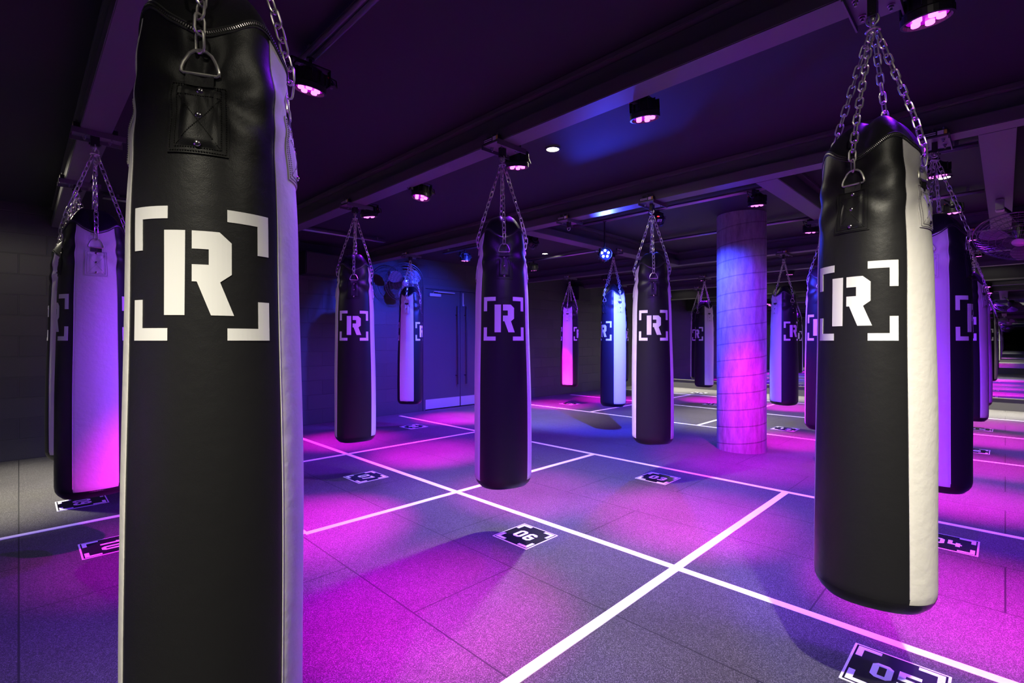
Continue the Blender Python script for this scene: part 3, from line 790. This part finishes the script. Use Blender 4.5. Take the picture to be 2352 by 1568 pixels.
# ---------------------------------------------------------------- beam hangers
def make_hanger():
    r = empty('beam_hanger', (0, 0, 0))                    # origin at the beam soffit, beam along Y
    bm = bmesh.new(); box(bm, -.105, -.075, -.012, .135, .075, -.002)
    for s in (-1, 1): box(bm, -.115, s * .075 - .003, -.034, .145, s * .075 + .003, 0)
    obj('plate', bm, M['greymetal'], r)
    for s in (-1, 1):
        bm = bmesh.new(); box(bm, s * .079 if s > 0 else -.105, -.07, -.004, .105 if s > 0 else -.079, .07, .030)
        cl = obj('clamp_bar', bm, M['blackmetal'], r)
        bm = bmesh.new()
        for y in (-.05, 0, .05):
            tube(bm, [(s * .09, y, .028), (s * .09, y, .050)], .0045, 8); lathe(bm, [(.008, .036), (.008, .046)], 6, Matrix.Translation((s * .09, y, 0)))
        obj('bolt', bm, M['steel'], cl)
    bm = bmesh.new(); box(bm, -.1062, -.066, .002, -.1052, -.052, .027); lab = obj('yellow_sticker', bm, M['yellow'], r)
    bm = bmesh.new(); box(bm, -.1062, -.050, .002, -.1052, -.020, .027); [box(bm, -.1062, -.012, z, -.1052, .064, z + .005) for z in (.007, .018)]
    obj('white_sticker', bm, M['sticker_white'], r)
    for sx in (-1, 1):
        for sy in (-1, 1):
            bm = bmesh.new(); mt = Matrix.Translation((.015 + sx * .062, sy * .045, 0))
            lathe(bm, [(.013, -.012), (.013, -.015), (.009, -.016), (.009, -.024), (.005, -.025), (.005, -.034)], 10, mt); obj('hanger_bolt', bm, M['steel'], r)
    bm = bmesh.new(); box(bm, -.022, -.014, -.075, .022, .014, -.012); tube(bm, [(-.03, 0, -.062), (.03, 0, -.062)], .007, 8)
    obj('hanger_block', bm, M['blackmetal'], r)
    bm = bmesh.new(); tube(bm, [(0, .019 * math.cos(2 * PI * i / 18), -.083 + .021 * math.sin(2 * PI * i / 18)) for i in range(18)], .004, 7, closed=True)
    obj('ring', bm, M['chrome'], r, True)
    return r
hp = None
for x, y, rz, lb in (
        (.345, 1.325, 0, 'beam hanger above the foreground bag, outside the picture'),
        (B1, .35, 0, 'beam hanger with bolted plate at the top right above the big bag'),
        (B1, 2.345, 0, 'beam hanger above the middle bag'), (B1, 4.36, 0, 'beam hanger of the bag left of the middle bag'),
        (B2, 2.32, 0, 'beam hanger of the bag in front of the column, next to the black stage light'),
        (B2, 3.30, 0, 'empty beam hanger on the second beam, with no bag'),
        (B2, 6.32, 0, 'beam hanger of the pink-lit bag by the door'), (B2, .32, 0, 'beam hanger just right of the big right-hand bag top'),
        (6.07, 4.0, 90, 'beam hanger of the blue-lit bag on the cross beam'), (6.07, 1.36, 90, 'beam hanger on the cross beam hidden behind the big bag'),
        (7.98, 6.31, 0, 'beam hanger of the lilac bag against the block wall'), (7.98, 2.31, 0, 'beam hanger right of the concrete column'),
        (7.98, .32, 0, 'beam hanger at the right edge near the wire fan, nearer of two'), (9.89, 4.34, 0, 'beam hanger just left of the concrete column'),
        (9.89, 6.32, 0, 'beam hanger behind the blue-lit bag'), (9.89, 2.32, 0, 'distant beam hanger hidden by the big right-hand bag'),
        (9.89, .32, 0, 'beam hanger at the right edge near the wire fan, farther of two'), (11.80, 5.33, 0, 'farthest beam hanger, before the mirror'),
        (.335, 4.0, 0, 'beam hanger at the left edge, nearer of two'), (.335, 5.33, 0, 'beam hanger at the left edge, farther of two')):
    if hp is None: o = hp = make_hanger()
    else: o = dup(hp)
    o.location = (x, y, ZC - .22); o.rotation_euler = (0, 0, R_(rz))
    tag(o, lb, 'hanger', 'steel hangers clamped to the beams')

# ---------------------------------------------------------------- fans
def fan(loc, facing, label, mount):
    """disc axis along local -Y, wall/ceiling arm behind"""
    r = empty('wall_fan', loc)
    q = Vector(facing).to_track_quat('Z', 'Y'); q3 = q.to_matrix().to_4x4()
    R = .33
    bm = bmesh.new()
    for z, rad in ((.07, .06), (.068, .11), (.062, .16), (.055, .21), (.045, .26), (.03, .30), (.0, R), (-.03, .30), (-.05, .24), (-.062, .17), (-.07, .1)):
        tube(bm, [q3 @ Vector((rad * math.cos(2 * PI * i / 40), rad * math.sin(2 * PI * i / 40), z)) for i in range(40)], .0026 if rad != R else .006, 5, closed=True)
    for k in range(48):
        a = 2 * PI * k / 48
        tube(bm, [q3 @ Vector((rad * math.cos(a), rad * math.sin(a), z)) for z, rad in ((.071, .05), (.063, .16), (.045, .26), (0, R), (-.05, .24), (-.072, .09))], .0014, 4)
    obj('cage', bm, M['cage'], r)
    bm = bmesh.new(); lathe(bm, [(.045, .075), (.055, .070), (.05, .06), (.02, .058)], 24, q3); obj('cage_badge', bm, M['rail'], r, True)
    bm = bmesh.new(); lathe(bm, [(.03, .045), (.04, .03), (.04, -.02), (.065, -.05), (.065, -.15), (.04, -.17)], 24, q3); obj('motor', bm, M['blackmetal'], r, True)
    for k in range(3):
        a0 = 2 * PI * k / 3 + .5; bm = bmesh.new(); g = []
        for i in range(9):
            rr = .035 + (.285 - .035) * i / 8; wd = .25 + .75 * math.sin(PI * min(1, i / 8 * .78 + .12)); row = []
            for j in range(9):
                s = j / 8 - .5; an = a0 + s * wd * 1.15 + .5 * (rr - .1); z = .018 - s * .05
                row.append((bm.verts.new(q3 @ Vector((rr * math.cos(an), rr * math.sin(an), z + .0015))), bm.verts.new(q3 @ Vector((rr * math.cos(an), rr * math.sin(an), z - .0015)))))
            g.append(row)
        for i in range(8):
            for j in range(8):
                for s in (0, 1): bm.faces.new((g[i][j][s], g[i + 1][j][s], g[i + 1][j + 1][s], g[i][j + 1][s]))
        for i in range(8):
            for j in (0, 8): bm.faces.new((g[i][j][0], g[i][j][1], g[i + 1][j][1], g[i + 1][j][0]))
            for e in (0, 8): bm.faces.new((g[e][i][0], g[e][i][1], g[e][i + 1][1], g[e][i + 1][0]))
        obj('blade', bm, M['fan'], r, True)
    bm = bmesh.new(); back = q3 @ Vector((0, 0, -.12)); m_ = Vector(mount) - Vector(loc)
    tube(bm, [back, back.lerp(m_, .6) + Vector((0, 0, .02)), m_], .014, 8)
    obj('arm', bm, M['blackmetal'], r)
    bm = bmesh.new(); bevel_box(bm, m_.x - .06, m_.y - .03, m_.z - .05, m_.x + .06, m_.y + .03, m_.z + .05, .006)
    obj('mounting_bracket', bm, M['rail'], r)
    tag(r, label, 'fan', 'caged fans')
    return r
fan((4.62, 7.20, CH + .985), (-.30, -1, -.30), 'caged wall fan with pink-lit blades on the block wall left of the door', (4.62, YF - .03, CH + 1.16))
fan((6.55, -.10, CH + .96), (-.55, .12, -.85), 'caged fan hanging at the right edge under the cross beam', (6.3, .035, ZC - .275))

# dark boxes high on the back wall
def speaker(x, z, wx, hz, dy, label):
    r = empty('wall_speaker', (x, YF, z))
    bm = bmesh.new(); bevel_box(bm, -wx / 2, -dy, -hz / 2, wx / 2, -.03, hz / 2, .012); obj('cabinet', bm, M['blackmetal'], r)
    bm = bmesh.new(); box(bm, -wx / 2 + .02, -dy - .006, -hz / 2 + .02, wx / 2 - .02, -dy, hz / 2 - .02); obj('grille', bm, M['webbing'], r)
    bm = bmesh.new(); box(bm, -.04, -.03, -.05, .04, 0, .05); obj('wall_bracket', bm, M['blackmetal'], r)
    tag(r, label, 'speaker', 'dark wall speakers')
speaker(3.30, CH + 1.16, .62, .34, .30, 'dark speaker box high on the block wall left of the fan')
speaker(9.85, CH + 1.16, .50, .34, .28, 'dark speaker box high on the block wall above the lilac bag')
